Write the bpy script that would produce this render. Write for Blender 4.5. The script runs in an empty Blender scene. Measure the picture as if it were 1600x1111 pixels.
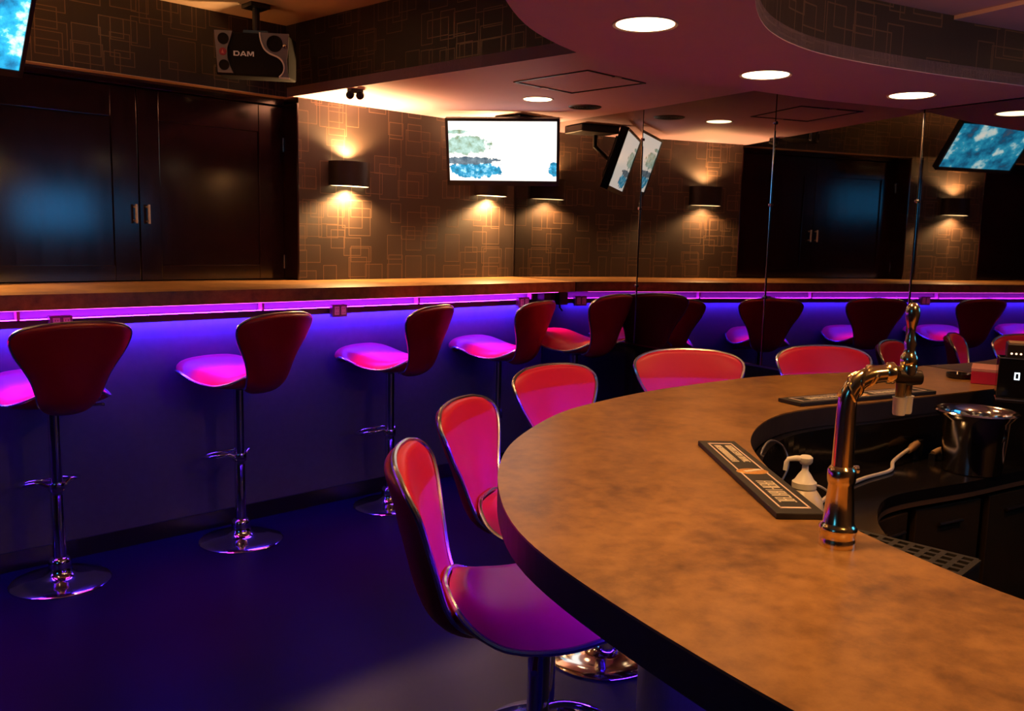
import bpy, bmesh, math, random
from mathutils import Vector, Matrix

random.seed(7)
C = bpy.context.scene
COL = C.collection

# ------------------------------------------------------------------ camera, world, exposure
F_PX = 1383.9
RT = Vector((0.7214, -0.6921, 0.0234)); FW = Vector((0.6884, 0.7135, -0.1300))
FW.normalize(); RT = (RT - FW * RT.dot(FW)).normalized(); UP = RT.cross(FW)
cam_data = bpy.data.cameras.new('camera'); cam = bpy.data.objects.new('camera', cam_data); COL.objects.link(cam)
cam_data.sensor_width = 36.0; cam_data.lens = 36.0 * F_PX / 1600.0; cam_data.clip_start = 0.02
cam.matrix_world = Matrix(((RT.x, UP.x, -FW.x, 0.0), (RT.y, UP.y, -FW.y, -4.3562), (RT.z, UP.z, -FW.z, 1.431), (0, 0, 0, 1)))
C.camera = cam
world = bpy.data.worlds.new('world'); C.world = world; world.use_nodes = True
world.node_tree.nodes['Background'].inputs[0].default_value = (0.02, 0.006, 0.004, 1)
world.node_tree.nodes['Background'].inputs[1].default_value = 0.5
C.view_settings.view_transform = 'Standard'; C.view_settings.look = 'None'
C.view_settings.gamma = 1.0; C.view_settings.use_curve_mapping = False
C.view_settings.exposure = 0.0
C.cycles.use_denoising = True
C.cycles.max_bounces = 8; C.cycles.diffuse_bounces = 3; C.cycles.glossy_bounces = 5
C.cycles.transmission_bounces = 6
C.cycles.sample_clamp_indirect = 4.0; C.cycles.blur_glossy = 0.5
C.cycles.caustics_reflective = False; C.cycles.caustics_refractive = False

WARM = (1.0, 0.50, 0.16)
SPOT_W = 34.0           # each canopy downlight
CEIL_W = 7.0           # downlight in the lower ceiling
RECESS_W = 12.0
SCONCE_W = 150.0
LED_UP = ((0.42, 0.012, 1.0), 60.0)
LED_DOWN = ((0.035, 0.012, 1.0), 270.0)
LED_LIP = ((1.0, 0.10, 0.80), 6.0)
LED_LIP_W = 20.0
LED_BAR = ((0.06, 0.009, 1.0), 240.0)

# ------------------------------------------------------------------ helpers
def lin(c):
    return tuple(((v / 12.92) if v <= 0.04045 else ((v + 0.055) / 1.055) ** 2.4) for v in c)

class MB:
    def __init__(self): self.v = []; self.f = []; self.uv = {}
    def add(self, verts, faces):
        n = len(self.v); self.v += [tuple(p) for p in verts]; self.f += [tuple(i + n for i in f) for f in faces]
    def box(self, x0, x1, y0, y1, z0, z1):
        self.add([(x0,y0,z0),(x1,y0,z0),(x1,y1,z0),(x0,y1,z0),(x0,y0,z1),(x1,y0,z1),(x1,y1,z1),(x0,y1,z1)],
                 [(0,3,2,1),(4,5,6,7),(0,1,5,4),(1,2,6,5),(2,3,7,6),(3,0,4,7)]); return self
    def obox(self, c, ax, h):
        c = Vector(c); a = [Vector(q) for q in ax]; vs = []
        for sz in (-1, 1):
            for sx, sy in ((-1,-1),(1,-1),(1,1),(-1,1)):
                vs.append(c + a[0]*h[0]*sx + a[1]*h[1]*sy + a[2]*h[2]*sz)
        self.add(vs, [(0,3,2,1),(4,5,6,7),(0,1,5,4),(1,2,6,5),(2,3,7,6),(3,0,4,7)]); return self
    def lathe(self, prof, seg=32, o=(0,0,0), ax=None, caps=True):
        o = Vector(o)
        if ax is None: X, Y, Z = Vector((1,0,0)), Vector((0,1,0)), Vector((0,0,1))
        else:
            Z = Vector(ax).normalized(); X = Z.orthogonal().normalized(); Y = Z.cross(X)
        vs = []; fs = []
        for r, z in prof:
            for k in range(seg):
                a = 2*math.pi*k/seg; vs.append(o + X*(r*math.cos(a)) + Y*(r*math.sin(a)) + Z*z)
        for i in range(len(prof)-1):
            for k in range(seg):
                k2 = (k+1) % seg; fs.append((i*seg+k, i*seg+k2, (i+1)*seg+k2, (i+1)*seg+k))
        if caps:
            fs.append(tuple(range(seg-1, -1, -1))); n = (len(prof)-1)*seg; fs.append(tuple(n+k for k in range(seg)))
        self.add(vs, fs); return self
    def tube(self, pts, r, seg=10, closed=False):
        P = [Vector(p) for p in pts]; n = len(P)
        R = r if isinstance(r, (list, tuple)) else [r]*n
        T = []
        for i in range(n):
            a = P[(i-1) % n] if (closed or i > 0) else P[i]; b = P[(i+1) % n] if (closed or i < n-1) else P[i]
            T.append((b-a).normalized())
        N = T[0].orthogonal().normalized(); vs = []; fs = []
        for i in range(n):
            N = (N - T[i]*N.dot(T[i])).normalized(); B = T[i].cross(N)
            for k in range(seg):
                a = 2*math.pi*k/seg; vs.append(P[i] + N*(R[i]*math.cos(a)) + B*(R[i]*math.sin(a)))
        m = n if closed else n-1
        # twist match when closed
        off = 0
        if closed:
            best = 1e9
            for s in range(seg):
                d = (vs[s] - vs[(n-1)*seg]).length
                if d < best: best = d; off = s
        for i in range(m):
            j = (i+1) % n; o2 = off if (closed and j == 0) else 0
            for k in range(seg):
                k2 = (k+1) % seg
                fs.append((i*seg+k, i*seg+k2, j*seg+(k2+o2) % seg, j*seg+(k+o2) % seg))
        if not closed:
            fs.append(tuple(range(seg-1,-1,-1))); fs.append(tuple((n-1)*seg+k for k in range(seg)))
        self.add(vs, fs); return self
    def prism(self, poly, z0, z1):
        n = len(poly)
        self.add([(x,y,z0) for x,y in poly] + [(x,y,z1) for x,y in poly],
                 [tuple(range(n-1,-1,-1)), tuple(range(n,2*n))] + [(i,(i+1)%n,n+(i+1)%n,n+i) for i in range(n)]); return self
    def ring(self, A, B, z0, z1):
        n = len(A); vs = []
        for i in range(n):
            vs += [(A[i][0],A[i][1],z0),(B[i][0],B[i][1],z0),(B[i][0],B[i][1],z1),(A[i][0],A[i][1],z1)]
        fs = []
        for i in range(n-1):
            a = 4*i; b = a+4
            for k in range(4): fs.append((a+k, a+(k+1)%4, b+(k+1)%4, b+k))
        fs += [(0,3,2,1), (4*n-4,4*n-3,4*n-2,4*n-1)]
        self.add(vs, fs); return self
    def fslab(self, poly, o, ux, uy, nz, d0, d1):
        o = Vector(o); ux = Vector(ux); uy = Vector(uy); nz = Vector(nz); n = len(poly)
        self.add([o+ux*a+uy*b+nz*d0 for a,b in poly] + [o+ux*a+uy*b+nz*d1 for a,b in poly],
                 [tuple(range(n-1,-1,-1)), tuple(range(n,2*n))] + [(i,(i+1)%n,n+(i+1)%n,n+i) for i in range(n)]); return self
    def mesh(self, name, mat, smooth=False, bevel=0):
        me = bpy.data.meshes.new(name); me.from_pydata(self.v, [], self.f); me.update()
        bm = bmesh.new(); bm.from_mesh(me); bmesh.ops.recalc_face_normals(bm, faces=bm.faces[:])
        if bevel:
            es = [e for e in bm.edges if len(e.link_faces) == 2 and e.calc_face_angle(0) > 0.6]
            bmesh.ops.bevel(bm, geom=es, offset=bevel, segments=2, profile=0.5, affect='EDGES')
        bm.to_mesh(me); bm.free()
        if smooth:
            for p in me.polygons: p.use_smooth = True
            try: me.set_sharp_from_angle(angle=math.radians(40))
            except Exception: pass
        me.materials.append(mat); return me
    def build(self, name, mat, parent=None, smooth=False, bevel=0, label=None):
        o = bpy.data.objects.new(name, self.mesh(name, mat, smooth, bevel)); COL.objects.link(o)
        if parent is not None: o.parent = parent
        if label: o['label'] = label
        return o

def thing(name, label, cat, loc=(0,0,0), rz=0, group=None):
    o = bpy.data.objects.new(name, None); COL.objects.link(o); o.empty_display_size = 0.1
    o.location = loc; o.rotation_euler = (0,0,rz); o['label'] = label; o['category'] = cat
    if group: o['group'] = group
    return o
def tag(o, label, cat, group=None):
    o['label'] = label; o['category'] = cat
    if group: o['group'] = group
    return o
def struct_empty(name):
    o = bpy.data.objects.new(name, None); COL.objects.link(o); o['kind'] = 'structure'; return o
def struct(o): o['kind'] = 'structure'; return o
def copy_tree(o, parent=None):
    c = o.copy(); COL.objects.link(c)
    if parent is not None: c.parent = parent
    for ch in list(o.children): copy_tree(ch, c)
    return c
def lamp(name, kind, loc, color, watts, parent=None, size=0.05, angle=100, blend=0.6, rot=None):
    d = bpy.data.lights.new(name, kind); d.color = color; d.energy = watts; d.shadow_soft_size = size
    if kind == 'SPOT': d.spot_size = math.radians(angle); d.spot_blend = blend
    o = bpy.data.objects.new(name, d); COL.objects.link(o); o.location = loc
    if rot: o.rotation_euler = rot
    if parent is not None: o.parent = parent
    return o
def catmull(P, n, closed=False):
    P = [Vector(p) for p in P]; m = len(P); out = []
    segs = m if closed else m-1
    dense = []
    for i in range(segs):
        p1, p2 = P[i], P[(i+1) % m]
        p0 = P[i-1] if (closed or i > 0) else p1*2-p2
        p3 = P[(i+2) % m] if (closed or i < m-2) else p2*2-p1
        for k in range(12):
            t = k/12
            dense.append(0.5*((2*p1)+(p2-p0)*t+(2*p0-5*p1+4*p2-p3)*t*t+(3*p1-p0-3*p2+p3)*t**3))
    dense.append(P[0] if closed else P[-1])
    L = [0]
    for a, b in zip(dense, dense[1:]): L.append(L[-1]+(b-a).length)
    tot = L[-1]; j = 0; cnt = n if not closed else n+1
    for k in range(cnt):
        s = tot*k/(cnt-1)
        while j < len(L)-2 and L[j+1] < s: j += 1
        t = (s-L[j])/max(L[j+1]-L[j], 1e-9); out.append(dense[j].lerp(dense[j+1], t))
    return out[:-1] if closed else out
def smooth_poly(P, it):
    P = [Vector(p) for p in P]
    for _ in range(it):
        P = [P[0]] + [(P[i-1]+P[i]*2+P[i+1])/4 for i in range(1, len(P)-1)] + [P[-1]]
    return P
def offset(P, d):
    out = []; n = len(P)
    for i in range(n):
        a = P[max(i-1,0)]; b = P[min(i+1,n-1)]; t = (b-a).normalized(); out.append(P[i] + Vector((t.y,-t.x))*d)
    return out

# ------------------------------------------------------------------ materials
class NT:
    def __init__(self, name):
        self.m = bpy.data.materials.new(name); self.m.use_nodes = True; self.t = self.m.node_tree
        self.b = self.t.nodes['Principled BSDF']
    def n(self, typ, **kw):
        nd = self.t.nodes.new(typ)
        for k, v in kw.items(): setattr(nd, k, v)
        return nd
    def l(self, a, b): self.t.links.new(a, b)
    def math(self, op, a, b=None, c=None):
        nd = self.n('ShaderNodeMath', operation=op)
        for i, x in enumerate((a, b, c)):
            if x is None: continue
            if isinstance(x, (int, float)): nd.inputs[i].default_value = x
            else: self.l(x, nd.inputs[i])
        return nd.outputs[0]
    def mix(self, f, a, b):
        nd = self.n('ShaderNodeMix', data_type='RGBA')
        for s, x in ((nd.inputs[0], f), (nd.inputs[6], a), (nd.inputs[7], b)):
            if isinstance(x, (int, float)): s.default_value = x
            elif isinstance(x, tuple): s.default_value = (*x[:3], 1)
            else: self.l(x, s)
        return nd.outputs[2]
    def coord(self, which='Object', scale=(1,1,1), loc=(0,0,0)):
        tc = self.n('ShaderNodeTexCoord'); mp = self.n('ShaderNodeMapping'); mp.inputs[3].default_value = scale; mp.inputs[1].default_value = loc
        self.l(tc.outputs[which], mp.inputs[0]); return mp.outputs[0]
    def noise(self, vec, scale, detail=3, rough=0.55):
        nd = self.n('ShaderNodeTexNoise'); nd.inputs['Scale'].default_value = scale; nd.inputs['Detail'].default_value = detail
        nd.inputs['Roughness'].default_value = rough; self.l(vec, nd.inputs['Vector']); return nd.outputs[0]
    def ramp(self, f, stops):
        nd = self.n('ShaderNodeValToRGB'); cr = nd.color_ramp
        while len(cr.elements) < len(stops): cr.elements.new(0.5)
        for e, (p, c) in zip(cr.elements, stops): e.position = p; e.color = (*c[:3], 1)
        self.l(f, nd.inputs[0]); return nd.outputs[0]
    def set(self, **kw):
        for k, v in kw.items():
            s = self.b.inputs[k.replace('_', ' ')]
            if isinstance(v, (int, float)): s.default_value = v
            elif isinstance(v, tuple): s.default_value = (*v[:3], 1)
            else: self.l(v, s)
        return self
    def bump(self, h, strength, dist=0.002):
        nd = self.n('ShaderNodeBump'); nd.inputs['Strength'].default_value = strength; nd.inputs['Distance'].default_value = dist
        self.l(h, nd.inputs['Height']); self.l(nd.outputs[0], self.b.inputs['Normal']); return self

def simple(name, col, rough=0.5, metal=0.0, var=0.12, scale=40, spec=0.5, coat=0.0):
    k = NT(name); nz = k.noise(k.coord(), scale)
    d = tuple(v*(1-var) for v in col); e = tuple(min(1, v*(1+var)) for v in col)
    k.set(Base_Color=k.mix(nz, d, e), Metallic=metal, Roughness=rough, Specular_IOR_Level=spec, Coat_Weight=coat)
    k.b.inputs['Coat Roughness'].default_value = 0.15
    return k.m
def emit(name, col, strength):
    k = NT(name); k.set(Base_Color=(0,0,0), Emission_Color=col, Emission_Strength=strength); return k.m

HANDLE = simple('satin_steel_handle', (0.80, 0.74, 0.68), 0.42, 0.6, 0.04)
TRIM = simple('satin_chrome_trim', (0.80, 0.78, 0.78), 0.24, 1.0, 0.03)
CHROME = simple('chrome', (0.72, 0.72, 0.75), 0.09, 1.0, 0.03)
STEEL = simple('polished_steel', (0.62, 0.58, 0.55), 0.14, 1.0, 0.05)
BRASS = simple('brass', (0.90, 0.70, 0.38), 0.17, 1.0, 0.06, 60)
BLACK = simple('black_plastic', (0.012, 0.010, 0.011), 0.38, 0, 0.2)
BLACKGLOSS = simple('black_gloss', (0.008, 0.006, 0.006), 0.12, 0, 0.2)
RUBBER = simple('black_rubber', (0.012, 0.008, 0.007), 0.6, 0, 0.2)
GREY = simple('grey_metal_paint', (0.22, 0.20, 0.22), 0.35, 0.6, 0.1)
BRONZE = simple('dark_bronze_metal', (0.045, 0.030, 0.024), 0.4, 0.7, 0.1)
GOLDIN = simple('shade_lining', (0.80, 0.66, 0.45), 0.5, 0, 0.05)
WHITE = simple('white_plastic', (0.80, 0.74, 0.66), 0.35, 0, 0.05)
CREAM = simple('cream_print', (0.85, 0.72, 0.55), 0.5, 0, 0.08)
PINKLINE = simple('pale_print', (0.75, 0.55, 0.48), 0.5, 0, 0.05)
GOLD = simple('gold_print', (0.62, 0.30, 0.07), 0.4, 0.3, 0.35, 160)
REDBOX = simple('red_carton', (0.62, 0.02, 0.06), 0.35, 0, 0.08)
SALMON = simple('pale_carton_lid', (0.75, 0.30, 0.22), 0.4, 0, 0.08)
TAN = simple('tan_wood', (0.50, 0.28, 0.13), 0.45, 0, 0.2, 30)
CORD = simple('pale_cord', (0.62, 0.52, 0.44), 0.5, 0, 0.06)
AMBERGLASS = simple('amber_tube', (0.20, 0.12, 0.05), 0.15, 0.4, 0.1)
CEIL = simple('ceiling_paint', (0.72, 0.47, 0.58), 0.65, 0, 0.05, 6)
LIGHTTRIM = simple('pale_trim_paint', (0.60, 0.45, 0.36), 0.5, 0, 0.05)
SKIRT = simple('black_skirting', (0.010, 0.005, 0.006), 0.4, 0, 0.1)

def leather(name, a, b, rough):
    k = NT(name); co = k.coord(); n1 = k.noise(co, 9, 3); n2 = k.noise(co, 420, 2)
    k.set(Base_Color=k.mix(n1, a, b), Roughness=rough, Specular_IOR_Level=0.4); k.bump(n2, 0.12, 0.0008); return k.m
RED = leather('red_leather', (0.62, 0.012, 0.050), (0.74, 0.016, 0.065), 0.38)
MAROON = leather('maroon_leather', (0.34, 0.005, 0.010), (0.44, 0.007, 0.014), 0.42)

def wallpaper():
    k = NT('rectangle_wallpaper'); tc = k.n('ShaderNodeTexCoord'); sep = k.n('ShaderNodeSeparateXYZ'); k.l(tc.outputs['UV'], sep.inputs[0])
    line = None; fill = None
    for (cw, ch, ox, oy, seed) in ((0.150,0.185,0.03,0.02,1.0),(0.135,0.160,0.09,0.11,5.0),(0.21,0.24,0.13,0.05,9.0),(0.17,0.13,0.02,0.17,13.0)):
        x = k.math('DIVIDE', k.math('ADD', sep.outputs[0], ox+20*cw), cw); y = k.math('DIVIDE', k.math('ADD', sep.outputs[1], oy), ch)
        fx = k.math('FLOOR', x); fy = k.math('FLOOR', y)
        cmb = k.n('ShaderNodeCombineXYZ'); k.l(fx, cmb.inputs[0]); k.l(fy, cmb.inputs[1]); cmb.inputs[2].default_value = seed
        wn = k.n('ShaderNodeTexWhiteNoise', noise_dimensions='3D'); k.l(cmb.outputs[0], wn.inputs[0])
        cs = k.n('ShaderNodeSeparateColor'); k.l(wn.outputs['Color'], cs.inputs[0])
        hx = k.math('MULTIPLY_ADD', cs.outputs[0], 0.22, 0.24); hy = k.math('MULTIPLY_ADD', cs.outputs[1], 0.22, 0.24)
        lx = k.math('ABSOLUTE', k.math('SUBTRACT', k.math('SUBTRACT', x, fx), 0.5)); ly = k.math('ABSOLUTE', k.math('SUBTRACT', k.math('SUBTRACT', y, fy), 0.5))
        dx = k.math('MULTIPLY', k.math('SUBTRACT', lx, hx), cw); dy = k.math('MULTIPLY', k.math('SUBTRACT', ly, hy), ch)
        d = k.math('MAXIMUM', dx, dy)
        on = k.math('GREATER_THAN', cs.outputs[2], 0.60)
        li = k.math('MULTIPLY', k.math('LESS_THAN', k.math('ABSOLUTE', d), 0.0021), on)
        fi = k.math('MULTIPLY', k.math('MULTIPLY', k.math('LESS_THAN', d, 0.0), on), k.math('MULTIPLY', wn.outputs['Value'], 0.5))
        line = li if line is None else k.math('MAXIMUM', line, li); fill = fi if fill is None else k.math('MAXIMUM', fill, fi)
    st = k.noise(k.coord('UV', (140, 3, 1)), 1.0, 2); stf = k.math('MULTIPLY', st, 0.5)
    base = k.mix(stf, (0.020,0.0115,0.0075), (0.038,0.021,0.0135)); base = k.mix(fill, base, (0.047,0.027,0.017))
    col = k.mix(k.math('MULTIPLY', line, 0.75), base, (0.17,0.10,0.06))
    k.set(Base_Color=col, Roughness=k.math('MULTIPLY_ADD', line, -0.2, 0.55), Metallic=k.math('MULTIPLY', line, 0.25)); k.bump(k.math('ADD', line, k.math('MULTIPLY', st, 0.15)), 0.25, 0.001)
    return k.m
PAPER = wallpaper()

def laminate():
    k = NT('stone_laminate'); co = k.coord(); n1 = k.noise(co, 4.5, 7, 0.66); n2 = k.noise(co, 26, 5, 0.68)
    f = k.math('MULTIPLY_ADD', n2, 0.55, k.math('MULTIPLY', n1, 0.6))
    col = k.ramp(f, [(0.34,(0.085,0.039,0.013)),(0.47,(0.18,0.084,0.027)),(0.58,(0.27,0.130,0.040)),(0.70,(0.35,0.175,0.056)),(0.88,(0.26,0.125,0.04))])
    k.set(Base_Color=col, Roughness=k.math('MULTIPLY_ADD', n2, 0.10, 0.27), Specular_IOR_Level=0.45); k.bump(n2, 0.06, 0.001); return k.m
LAMINATE = laminate()
EDGE = simple('dark_laminate_edge', (0.035, 0.022, 0.020), 0.45, 0, 0.25, 14)

def darkwood():
    k = NT('ebony_stained_wood'); n1 = k.noise(k.coord('Object', (26, 26, 1.3)), 1.6, 4, 0.6)
    k.set(Base_Color=k.mix(n1, (0.010,0.003,0.004), (0.024,0.008,0.008)), Roughness=k.math('MULTIPLY_ADD', n1, 0.07, 0.10), Specular_IOR_Level=0.9); k.bump(n1, 0.05, 0.0006); return k.m
WOOD = darkwood()
def floor_mat():
    k = NT('dark_polished_floor'); co = k.coord(); n1 = k.noise(co, 1.6, 4); n2 = k.noise(co, 60, 3)
    k.set(Base_Color=k.mix(n1, (0.004,0.0022,0.014), (0.008,0.0045,0.030)), Roughness=k.math('MULTIPLY_ADD', n1, 0.10, 0.36), Specular_IOR_Level=0.05); return k.m
FLOOR = floor_mat()
PANEL = simple('grey_base_panel', (0.115, 0.105, 0.12), 0.5, 0, 0.15, 30)
BARPANEL = simple('dark_bar_panel', (0.10, 0.085, 0.10), 0.45, 0, 0.15, 30)
CABINET = simple('brown_cabinet_gloss', (0.035, 0.020, 0.010), 0.22, 0, 0.3, 5)
def mirror_mat():
    k = NT('smoked_mirror'); nz = k.noise(k.coord(), 3.0, 2); k.set(Base_Color=k.mix(nz, (0.31,0.285,0.27), (0.34,0.31,0.295)), Metallic=1.0, Roughness=0.015); return k.m
MIRROR = mirror_mat()

def screen(name, kind, strength):
    k = NT(name); tc = k.n('ShaderNodeTexCoord'); sep = k.n('ShaderNodeSeparateXYZ'); k.l(tc.outputs['UV'], sep.inputs[0])
    x, y = sep.outputs[0], sep.outputs[1]
    mp = k.n('ShaderNodeMapping'); mp.inputs[3].default_value = (1.78,1,1); k.l(tc.outputs['UV'], mp.inputs[0]); co = mp.outputs[0]
    n1 = k.noise(co, 3.2, 6, 0.62); n2 = k.noise(co, 9, 6, 0.65)
    if kind == 'surf':
        def blob(cx, cy, rx, ry):
            return k.math('ADD', k.math('POWER', k.math('DIVIDE', k.math('SUBTRACT', x, cx), rx), 2), k.math('POWER', k.math('DIVIDE', k.math('SUBTRACT', y, cy), ry), 2))
        jit = k.math('MULTIPLY', k.math('SUBTRACT', n2, 0.5), 3.4)
        def mask(b): return k.math('LESS_THAN', k.math('ADD', b, jit), 1.0)
        rock = k.ramp(n2, [(0.3,(0.22,0.26,0.12)),(0.5,(0.42,0.62,0.52)),(0.7,(0.62,0.85,0.80))])
        sea = k.ramp(n2, [(0.35,(0.02,0.16,0.28)),(0.5,(0.03,0.35,0.60)),(0.62,(0.45,0.85,1.0))])
        dark = k.ramp(n2, [(0.3,(0.05,0.09,0.13)),(0.7,(0.25,0.33,0.38))])
        col = k.mix(mask(blob(0.15,0.60,0.23,0.15)), (1.15,1.08,0.97), rock)
        col = k.mix(mask(blob(0.24,0.19,0.24,0.14)), col, sea)
        col = k.mix(mask(blob(0.17,0.34,0.27,0.06)), col, dark)
        col = k.mix(mask(blob(1.0,0.20,0.07,0.12)), col, sea)
        col = k.mix(mask(blob(0.06,0.82,0.13,0.03)), col, rock)
    elif kind == 'glacier':
        n1 = k.noise(co, 1.9, 7, 0.6)
        col = k.ramp(n1, [(0.30,(0.10,0.11,0.14)),(0.40,(0.01,0.10,0.22)),(0.47,(0.015,0.24,0.45)),(0.53,(0.03,0.38,0.60)),(0.58,(0.5,0.8,0.85)),(0.66,(0.9,0.9,0.82)),(0.8,(0.5,0.85,0.95))])
    else:
        col = k.ramp(n1, [(0.3,(0.01,0.06,0.16)),(0.5,(0.02,0.20,0.50)),(0.65,(0.06,0.42,0.85))])
    k.set(Base_Color=(0.01,0.01,0.01), Emission_Color=col, Emission_Strength=strength, Roughness=0.2); return k.m

# ------------------------------------------------------------------ room shell
CORNER = Vector((4.194, 0.0)); MP = [CORNER, Vector((4.017,-1.201)), Vector((3.817,-2.135)), Vector((3.661,-2.879)), Vector((3.316,-4.441)), Vector((3.14,-5.25))]
def mirror_x(y):
    for a, b in zip(MP, MP[1:]):
        if b.y <= y <= a.y: return a.x+(b.x-a.x)*(y-a.y)/(b.y-a.y)
    return MP[-1].x
Z_LOW, Z_CAN, Z_REC, Z_MIR = 2.1634, 1.977, 2.535, 0.849

def strip(name, pts, z0, z1, mat, parent=None, u0=0.0):
    """vertical surface along a polyline with metre UVs"""
    vs = []; fs = []; us = [u0]
    for a, b in zip(pts, pts[1:]): us.append(us[-1]+(Vector(b)-Vector(a)).length)
    for p in pts: vs += [(p[0],p[1],z0),(p[0],p[1],z1)]
    for i in range(len(pts)-1): fs.append((2*i,2*i+2,2*i+3,2*i+1))
    me = bpy.data.meshes.new(name); me.from_pydata(vs, [], fs); uvl = me.uv_layers.new(name='UVMap')
    for p in me.polygons:
        for li in p.loop_indices:
            vi = me.loops[li].vertex_index; uvl.data[li].uv = (us[vi//2], z0 if vi % 2 == 0 else z1)
    me.materials.append(mat); o = bpy.data.objects.new(name, me); COL.objects.link(o)
    if parent is not None: o.parent = parent
    return o

fl = MB(); fl.box(-3.2, 4.5, -5.4, 0.5, -0.06, 0.0); struct(fl.build('floor', FLOOR))

YD = 0.14
wl = struct_empty('wall_left')
strip('wallpaper', [(2.557,0.0),(4.194,0.0)], 1.10, Z_LOW, PAPER, wl)
strip('wallpaper', [(0.292,0.0),(0.935,0.0)], 1.10, Z_LOW, PAPER, wl, 7.0)
strip('wallpaper', [(-3.1,0.13),(-1.56,0.13)], 1.10, Z_LOW, PAPER, wl, 3.0)
wb = MB(); wb.box(2.56,4.20,0.004,0.012,1.1,2.12); wb.box(-3.1, 4.4, 0.21, 0.30, 0.0, Z_REC); wb.build('wall_core', SKIRT, wl)

def double_door(name, xs):
    xl, xm, xr = xs; d = struct_empty(name)
    f = MB(); f.box(xr, xr+0.012, -0.003, 0.2, 1.18, Z_LOW-0.03); f.box(xl-0.012, xl, -0.003, 0.2, 1.18, Z_LOW-0.03); f.box(xl, xr, YD-0.012, 0.2, 2.125, Z_LOW)
    f.build('door_frame', WOOD, d, bevel=0.003)
    for x0, x1, s in ((xl, xm, -1), (xm, xr, 1)):
        a, b = (x0+0.149, x1-0.125) if s < 0 else (x0+0.108, x1-0.149)
        m = MB(); x0 += 0.002; x1 -= 0.002
        m.box(x0, a, YD, YD+0.035, 1.182, 2.12); m.box(b, x1, YD, YD+0.035, 1.182, 2.12)
        m.box(a, b, YD, YD+0.035, 1.975, 2.12); m.box(a, b, YD, YD+0.035, 1.182, 1.26)
        leaf = m.build('door_leaf', WOOD, d, bevel=0.0025)
        p = MB(); p.box(a-0.002, b+0.002, YD+0.010, YD+0.03, 1.255, 1.98); p.build('door_panel', WOOD, leaf)
        hx = (x1-0.024) if s < 0 else (x0+0.034)
        h = MB(); h.tube([(hx,YD,1.478),(hx,YD-0.028,1.478),(hx,YD-0.028,1.548),(hx,YD,1.548)], 0.0055, 8)
        h.tube([(hx,YD-0.028,1.466),(hx,YD-0.028,1.560)], 0.0065, 8); h.build('door_handle', HANDLE, leaf, True)
        gx = x0+0.002 if s < 0 else x1-0.002
        for z in (1.24, 1.88):
            g = MB(); g.lathe([(0.006,z),(0.006,z+0.075)], 10, (gx,YD-0.006,0)); g.build('hinge', STEEL, leaf, True)
    return d
double_door('door_1', (0.947, 1.746, 2.545))
double_door('door_2', (-1.318, -0.519, 0.280))

# lower ceiling (over the far corner), recess and soffit
ce = MB(); ce.prism([(2.52,0.21),(2.52,0.055),(2.665,-1.95),(2.70,-2.75),(3.62,-3.0),(4.25,-0.3),(4.25,0.21)], Z_LOW, Z_LOW+0.05)
ceil = struct(ce.build('ceiling', CEIL))
up = MB(); up.box(-3.2, 3.6, -5.4, 0.2, Z_REC, Z_REC+0.05)
RECESS = simple('recess_ceiling_paint', (0.60, 0.40, 0.26), 0.65, 0, 0.05, 6)
up.build('recess_ceiling', RECESS, ceil)
strip('soffit_face', [(-3.1,0.055),(2.52,0.055),(2.665,-1.95),(2.70,-2.75)], Z_LOW, Z_REC, PAPER, ceil, 0.4)
su = MB(); su.box(-3.1, 2.52, 0.0551, 0.21, Z_LOW-0.002, Z_LOW+0.05); su.build('soffit_underside', LIGHTTRIM, ceil)

# canopy above the bar
can_out = [(mirror_x(-2.855)-0.012,-2.855),(3.40,-2.76),(3.162,-2.666),(2.887,-2.60),(2.633,-2.54),(2.371,-2.498),(2.156,-2.508),(1.983,-2.541),(1.82,-2.59),(1.66,-2.66),(1.453,-2.80),(1.24,-2.985),(1.05,-3.22),(0.92,-3.50),(0.82,-3.90),(0.77,-4.4),(0.75,-5.2)]
can_in = [(mirror_x(-3.40)-0.012,-3.40),(3.333,-3.331),(3.12,-3.252),(2.919,-3.18),(2.615,-3.094),(2.369,-3.061),(2.129,-3.09),(1.952,-3.158),(1.80,-3.24),(1.66,-3.35),(1.50,-3.55),(1.40,-3.80),(1.35,-4.1),(1.32,-4.6),(1.30,-5.2)]
V2 = lambda P: [Vector((p[0],p[1])) for p in P]
CO = smooth_poly(catmull(V2(can_out), 90), 3); CI = smooth_poly(catmull(V2(can_in), 90), 3)
cb = MB(); cb.ring(CO, CI, Z_CAN, Z_CAN+0.04); cb.build('canopy_underside', CEIL, ceil)
strip('canopy_outer_face', CO, Z_CAN+0.002, Z_REC, PAPER, ceil)
strip('canopy_inner_face', CI, Z_CAN+0.002, 2.17, PAPER, ceil, 2.0)
wc = MB(); wc.prism([(1.30,-5.2),(1.30,-3.9),(1.6,-3.2),(2.3,-3.0),(2.97,-3.0),(3.01,-3.2),(2.93,-3.5),(2.4,-5.2)], 2.163, 2.20); wc.build('canopy_well_ceiling', CEIL, ceil)
wc = MB(); wc.prism([(2.93,-3.5),(3.01,-3.2),(2.97,-3.0),(3.62,-3.1),(3.2,-5.2),(2.4,-5.2)], 2.150, 2.20); wc.build('canopy_well_ceiling', CEIL, ceil)
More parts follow.
